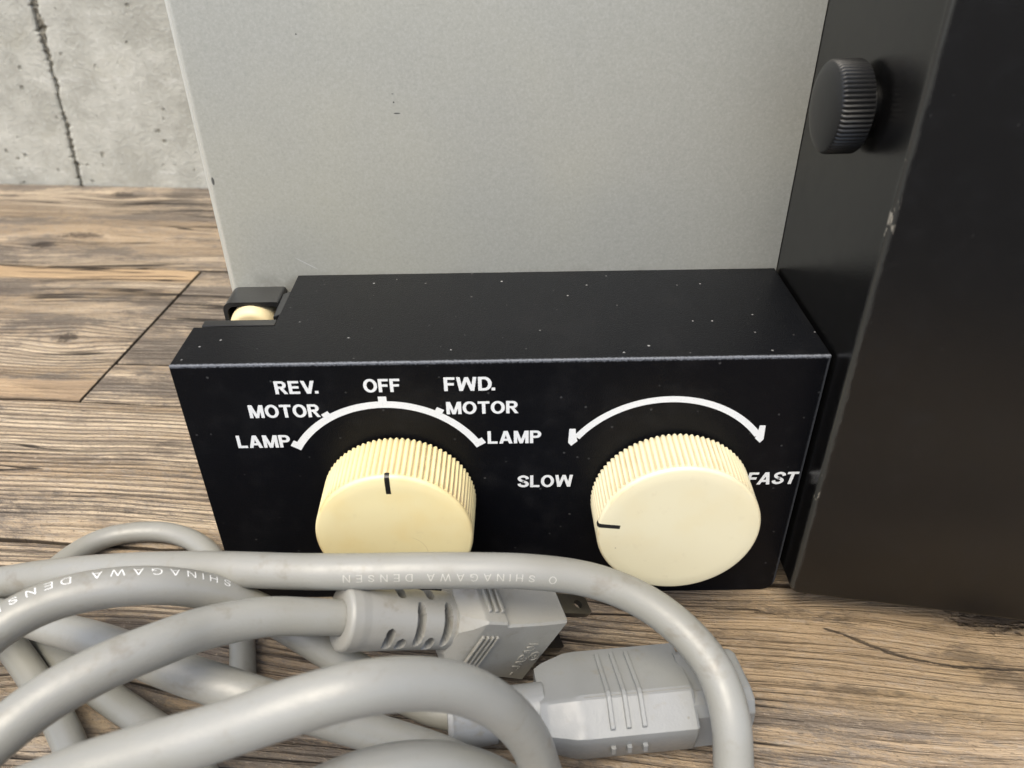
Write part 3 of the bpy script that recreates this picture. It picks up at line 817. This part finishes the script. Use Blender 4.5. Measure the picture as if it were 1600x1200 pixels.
def frames(Q):
    T = np.gradient(Q[:, :3], axis=0); T /= np.linalg.norm(T, axis=1)[:, None]
    up = np.array([0, 0, 1.0]) - T*T[:, 2:3]; up /= np.linalg.norm(up, axis=1)[:, None]
    side = np.cross(T, up)
    return T, up, side
T_, U_, S_ = frames(Q)
bm = bmesh.new()
rings = []
NS = 22
for i, q in enumerate(Q):
    r = q[3]*(1 + 0.018*mnoise.noise((i*0.035, 2.0, 0)) + 0.008*mnoise.noise((i*0.16, 5.0, 0)))
    tw = 1.2*mnoise.noise((i*0.011, 7.0, 1.0)) + .4
    wob = 0.22*mnoise.noise((i*0.045, 1.0, 4.0))*S_[i] + 0.18*mnoise.noise((i*0.05, 3.0, 9.0))*U_[i]
    rings.append([tuple(q[:3] - np.array(CO) + wob + r*(1 + .035*math.cos(2*(t - tw)) + .012*math.cos(4*(t - tw)))*(math.cos(t)*S_[i] + math.sin(t)*U_[i])) for t in np.linspace(0, 2*math.pi, NS, endpoint=False)])
loft(bm, rings)
cable = cpart('cable', bm, 'vinyl', angle=70)

def text_on_cable(near_pt, body, height, pitch_scale, phi_fn, mat, gap=0.45, t=0.10, lift=0.03):
    """lettering laid on the cable, running towards -x, read from the far side"""
    i0 = int(np.argmin(np.linalg.norm(Q[:, :3] - np.array(near_pt), axis=1)))
    dirn = 1 if T_[i0][0] < 0 else -1
    idx = list(range(i0, len(Q) if dirn > 0 else -1, dirn))
    pts = Q[idx]; sl = np.r_[0, np.cumsum(np.linalg.norm(np.diff(pts[:, :3], axis=0), axis=1))]
    vs, fs = text_mesh(body, t, gap, True)
    bm = bmesh.new(); vv = []
    for p in vs:
        s = p[0]*height*pitch_scale; y = (p[1]-0.5)*height
        c = [np.interp(s, sl, pts[:, k]) for k in range(4)]
        t = np.array([np.interp(s, sl, T_[idx][:, k]) for k in range(3)])*dirn; t /= np.linalg.norm(t)
        u = np.array([0, 0, 1.0]) - t*t[2]; u /= np.linalg.norm(u)
        w = np.cross(u, t)                       # towards the viewer when running to -x
        ph = phi_fn(s) + y/c[3]
        nrm = math.cos(ph)*u + math.sin(ph)*w
        ii = int(np.interp(s, sl, idx)); tw = 1.2*mnoise.noise((ii*0.011, 7.0, 1.0)) + .4
        tt = math.atan2(float(nrm @ U_[ii]), float(nrm @ S_[ii]))
        rr = c[3]*(1 + 0.018*mnoise.noise((ii*0.035, 2.0, 0)) + 0.008*mnoise.noise((ii*0.16, 5.0, 0)))*(1 + .035*math.cos(2*(tt - tw)) + .012*math.cos(4*(tt - tw)))
        c[:3] = list(np.array(c[:3]) + 0.22*mnoise.noise((ii*0.045, 1.0, 4.0))*S_[ii] + 0.18*mnoise.noise((ii*0.05, 3.0, 9.0))*U_[ii]); c[3] = rr
        vv.append(bm.verts.new(Vector((np.array(c[:3]) + (c[3] + lift + p[2])*nrm - np.array(CO))*MM)))
    for f in fs:
        try: bm.faces.new([vv[i] for i in f])
        except ValueError: pass
    cpart('cable_print', bm, mat, cable, smooth=False)
text_on_cable((14.5, -36.3, 43.0), 'SHINAGAWA DENSEN', 1.95, 1.18, lambda s: 0.02, 'cableprint', .62, .085)
text_on_cable((91.5, -32.4, 44.0), 'O SHINAGAWA DENSEN', 1.7, 1.22, lambda s: 1.15, 'faintprint', .62, .10)

# ---- plug: frame a = towards the pins, w = across the two pins, t = thickness away from the camera
pa = np.array([0.8349, 0.3215, -0.4468]); pw = np.array([-0.4642, -0.0250, -0.8854]); pt = np.array([-0.2958, 0.9466, 0.1284])
PE = np.array([87.4698, -23.07, 15.3226])
PO = Vector(PE)
def pl(a, w, t): return tuple(pa*a + pw*w + pt*t)
def rect(a, w0, w1, t0, t1, c):
    return [pl(a, w, t) for w, t in ((w0 + c, t0), (w1 - c, t0), (w1, t0 + c), (w1, t1 - c), (w1 - c, t1), (w0 + c, t1), (w0, t1 - c), (w0, t0 + c))]
bm = bmesh.new()
loft(bm, [rect(-27.0, -7.2, 7.2, -6.8, 7.0, 3.0), rect(-25.0, -9.4, 9.4, -8.2, 8.0, 1.8), rect(-23.2, -11.2, 11.2, -8.9, 8.8, 0.7), rect(-22.6, -11.4, 11.4, -9.0, 9.0, 0.5), rect(-17.2, -11.2, 11.2, -9.0, 9.0, 0.5),
          rect(-16.6, -10.2, 10.2, -9.0, 9.0, 0.5), rect(-7.0, -11.4, 11.4, -9.0, 9.0, 0.5), rect(-0.5, -12.7, 12.7, -9.0, 9.0, 0.6), rect(0.0, -12.3, 12.3, -8.6, 8.6, 0.6)])
plug = cpart('plug', bm, 'vinyl2', loc=PO, angle=25)
# round slotted sleeve
bm = bmesh.new()
L0, L1 = -54.2, -25.2
na, nt_ = 190, 160
def slot_depth(a, th):
    """th measured round the sleeve, 0 faces the camera side (-t), grows towards -w (upwards)"""
    d = 0
    for ac, tc, half in ((-44.0, .18, .42), (-40.6, -.02, .26), (-41.0, 2.15, .50), (-36.6, .72, .80), (-36.6, 3.4, .6), (-33.2, -.05, .34), (-33.4, 2.15, .50), (-29.4, .72, .82), (-29.4, 3.4, .6)):
        dth = (th - tc + math.pi) % (2*math.pi) - math.pi
        if abs(dth) < half:
            k = math.sqrt(max(0, 1 - (abs(dth)/half)**4))
            if abs(a - ac) < 1.15*k: d = 3.6
    return d
rings = []
for a in np.linspace(L0, L1, na):
    r = np.interp(a, [L0, L0 + .35, L0 + .9, L0 + 3.0, L0 + 5, -40, -25], [6.9, 7.4, 7.65, 7.65, 7.4, 7.15, 6.9])
    rg = []
    for th in np.linspace(0, 2*math.pi, nt_, endpoint=False):
        rr = r - slot_depth(a, th)
        rg.append(pl(a, -rr*math.sin(th), -rr*math.cos(th)))
    rings.append(rg)
first = [tuple(np.array(rings[0][i])*0 + pl(L0 + .15, -4.1*math.sin(2*math.pi*i/nt_), -4.1*math.cos(2*math.pi*i/nt_))) for i in range(nt_)]
deep = [pl(L0 + 3, -4.0*math.sin(2*math.pi*i/nt_), -4.0*math.cos(2*math.pi*i/nt_)) for i in range(nt_)]
loft(bm, [deep, first] + rings, cap0=False)
cpart('slotted_sleeve', bm, 'vinyl2', plug, loc=PO, angle=40)
def bar(bm, a0, a1, w0, w1, t0, t1):
    vs = [bm.verts.new(Vector(pl(a, w, t))*MM) for t in (t0, t1) for w in (w0, w1) for a in (a0, a1)]
    for f in ((0, 1, 3, 2), (4, 6, 7, 5), (0, 4, 5, 1), (2, 3, 7, 6), (0, 2, 6, 4), (1, 5, 7, 3)): bm.faces.new([vs[i] for i in f])
for k in range(4):
    bm = bmesh.new(); a0 = -22.2 + k*1.35
    bar(bm, a0, a0 + .62, -6.5, 9.5, -9.75, -8.9); bevel(bm, bm.edges[:], 0.18, 2)
    cpart('grip_rib', bm, 'vinyl2', plug, loc=PO)
for k in range(3):
    bm = bmesh.new(); a0 = -22.0 + k*1.75
    bar(bm, a0, a0 + .95, -12.2, -11.0, -6.0, 8.6); bevel(bm, bm.edges[:], 0.3, 3)
    cpart('grip_rib', bm, 'vinyl2', plug, loc=PO)
def raised_on_plug(body, a_base, w_start, h):
    vs, fs = text_mesh(body, 0.15, 0.14)
    bm = bmesh.new()
    vv = [bm.verts.new(Vector(pl(a_base - p[1]*h, w_start - p[0]*h*1.0, -9.05 - p[2]))*MM) for p in vs]
    for f in fs:
        try: bm.faces.new([vv[i] for i in f])
        except ValueError: pass
    ext = bmesh.ops.extrude_face_region(bm, geom=bm.faces[:])
    bmesh.ops.translate(bm, verts=[v for v in ext['geom'] if isinstance(v, bmesh.types.BMVert)], vec=Vector(tuple(-pt*0.28))*MM)
    cpart('moulded_lettering', bm, 'vinyl2', plug, loc=PO, smooth=False)
raised_on_plug('- JAPAN', -4.4, 9.6, 2.6)
# small oval approval mark
bm = bmesh.new()
for i in range(28):
    t0_, t1_ = 2*math.pi*i/28, 2*math.pi*(i+1)/28
    q = [(-2.7 + ra*1.25*math.cos(t), 1.6 + ra*1.5*math.sin(t)) for ra, t in ((1.0, t0_), (1.22, t0_), (1.22, t1_), (1.0, t1_))]
    bm.faces.new([bm.verts.new(Vector(pl(a, w, -9.05))*MM) for a, w in q])
ext = bmesh.ops.extrude_face_region(bm, geom=bm.faces[:])
bmesh.ops.translate(bm, verts=[v for v in ext['geom'] if isinstance(v, bmesh.types.BMVert)], vec=Vector(tuple(-pt*0.28))*MM)
cpart('approval_mark', bm, 'vinyl2', plug, loc=PO, smooth=False)
raised_on_plug('S', -1.9, 2.2, 1.7)
for wc in (-7.6, 7.6):
    bm = bmesh.new()
    # flat pin with a round hole near its tip
    hole = [(9.6 + 1.3*math.cos(t), 1.3*math.sin(t)) for t in np.linspace(0, 2*math.pi, 20, endpoint=False)]
    outl = []
    for t in np.linspace(0, 2*math.pi, 20, endpoint=False):
        c, s = math.cos(t), math.sin(t)
        m_ = max(abs(c)/ (3.4 if c > 0 else 10.6), abs(s)/3.1)
        outl.append((9.6 + c/m_, s/m_))
    layers = []
    for dw in (-.75, .75):
        layers.append(([bm.verts.new(Vector(pl(a, wc + dw, t))*MM) for a, t in hole], [bm.verts.new(Vector(pl(a, wc + dw, t))*MM) for a, t in outl]))
    nN = 20
    for i in range(nN):
        j = (i+1) % nN
        bm.faces.new((layers[0][0][i], layers[0][0][j], layers[0][1][j], layers[0][1][i]))
        bm.faces.new((layers[1][0][i], layers[1][1][i], layers[1][1][j], layers[1][0][j]))
        bm.faces.new((layers[0][1][i], layers[0][1][j], layers[1][1][j], layers[1][1][i]))
        bm.faces.new((layers[0][0][i], layers[1][0][i], layers[1][0][j], layers[0][0][j]))
    cpart('pin', bm, 'metal', plug, loc=PO, angle=30)

# ---- appliance connector lying on the planks; local x along its axis
KA = math.atan2(4.3, 50.3)
ca, sa = math.cos(KA), math.sin(KA)
KO = Vector((90.0, -45.5, 0))
def kc(x, y, z): return (x*ca - y*sa, x*sa + y*ca, z)
def sect(x, k=1.0, dz=0.0, top=1.0):
    prof = [(-12.0, 15.6), (-4.6, 19.6), (-3.2, 19.7), (13.0, 14.4), (13.2, 12.5), (12.6, 5.0), (10.0, 1.2), (-8.0, 1.2), (-11.0, 6.0), (-12.4, 13.4)]
    return [kc(x, y*k, 10.5 + (z-10.5)*(k if k < 1 else 1)*top + dz) for y, z in prof]
bm = bmesh.new()
loft(bm, [sect(-2.2, .74), sect(-1.0, .80), sect(0, .84), sect(5.5, .98), sect(8, 1), sect(33.6, 1), sect(34.2, .97)])
conn = cpart('connector', bm, 'vinyl3', loc=KO, angle=22)
def rsect(x, hw, z0, z1, c):
    return [kc(x, y, z) for y, z in ((-hw + .5, z1 - c - .8), (-hw + c, z1 - .35), (-4.4, z1), (-3.2, z1), (hw - c, z1 - 1.6), (hw, z1 - c - 1), (hw, z0 + 2), (hw - 2, z0), (-hw + 2, z0), (-hw, z0 + 2))]
bm = bmesh.new()
loft(bm, [rsect(33, 9.7, 2.2, 18.4, 2.2), rsect(47.8, 9.5, 2.3, 17.9, 2.2), rsect(48.6, 9.2, 2.6, 17.6, 2.2), rsect(48.9, 8.7, 3.2, 17.1, 2.2)])
cpart('connector_nose', bm, 'vinyl3', conn, loc=KO, angle=28)
def circ(x, r, zc=10.9, n=28, yo=-0.4): return [kc(x, yo + r*math.cos(t), zc + r*math.sin(t)) for t in np.linspace(0, 2*math.pi, n, endpoint=False)]
bm = bmesh.new()
loft(bm, [circ(-19, 4.1), circ(-22, 4.15), circ(-24.2, 7.0), circ(-24.0, 7.8), circ(-22.8, 8.0), circ(-21.8, 7.5), circ(-17, 6.9), circ(-12.6, 6.5), circ(-12.2, 5.7), circ(-11.2, 5.6), circ(-10.8, 6.4), circ(-6, 6.5), circ(-1, 6.7)], cap0=False)
cpart('connector_sleeve', bm, 'vinyl3', conn, loc=KO, angle=35)
# roof ribs that bend over the parting ridge, and their stubs on both flanks
for k in range(3):
    xc = 13.8 + k*3.75
    bm = bmesh.new()
    line = [(-10.8, 16.25), (-4.6, 19.6), (-3.2, 19.7), (10.8, 15.12)]
    rg = []
    for y, z in line: rg.append([kc(xc + dx, y, z + dz) for dx, dz in ((-.62, -.4), (-.5, .75), (.5, .75), (.62, -.4))])
    loft(bm, rg); bevel(bm, [e for e in bm.edges], 0.1, 1)
    cpart('grip_rib', bm, 'vinyl3', conn, loc=KO, angle=30)
    for (y0, z0, z1) in ((-12.6, 10.4, 12.6), (12.7, 10.6, 12.4)):
        bm = bmesh.new()
        sg = -1 if y0 < 0 else 1
        loft(bm, [[kc(xc + dx, y0 + sg*dy, z) for dx, dy in ((-.6, -.9), (-.5, .55), (.5, .55), (.6, -.9))] for z in (z0, z1)])
        cpart('rib_stub', bm, 'vinyl3', conn, loc=KO, angle=30)
# parting line: a fine raised flash along the ridge
bm = bmesh.new()
loft(bm, [[kc(x, y, z) for y, z in ((-4.0, zt - .05), (-3.97, zt + .10), (-3.83, zt + .10), (-3.8, zt - .05))] for x, zt in ((8, 19.65), (33.8, 19.65))])
cpart('mould_seam', bm, 'slot', conn, loc=KO)
bm = bmesh.new()
loft(bm, [[kc(x, y, z) for y, z in ((-4.0, zt - .05), (-3.97, zt + .10), (-3.83, zt + .10), (-3.8, zt - .05))] for x, zt in ((34, 18.4), (47.8, 17.9))])
cpart('mould_seam', bm, 'slot', conn, loc=KO)
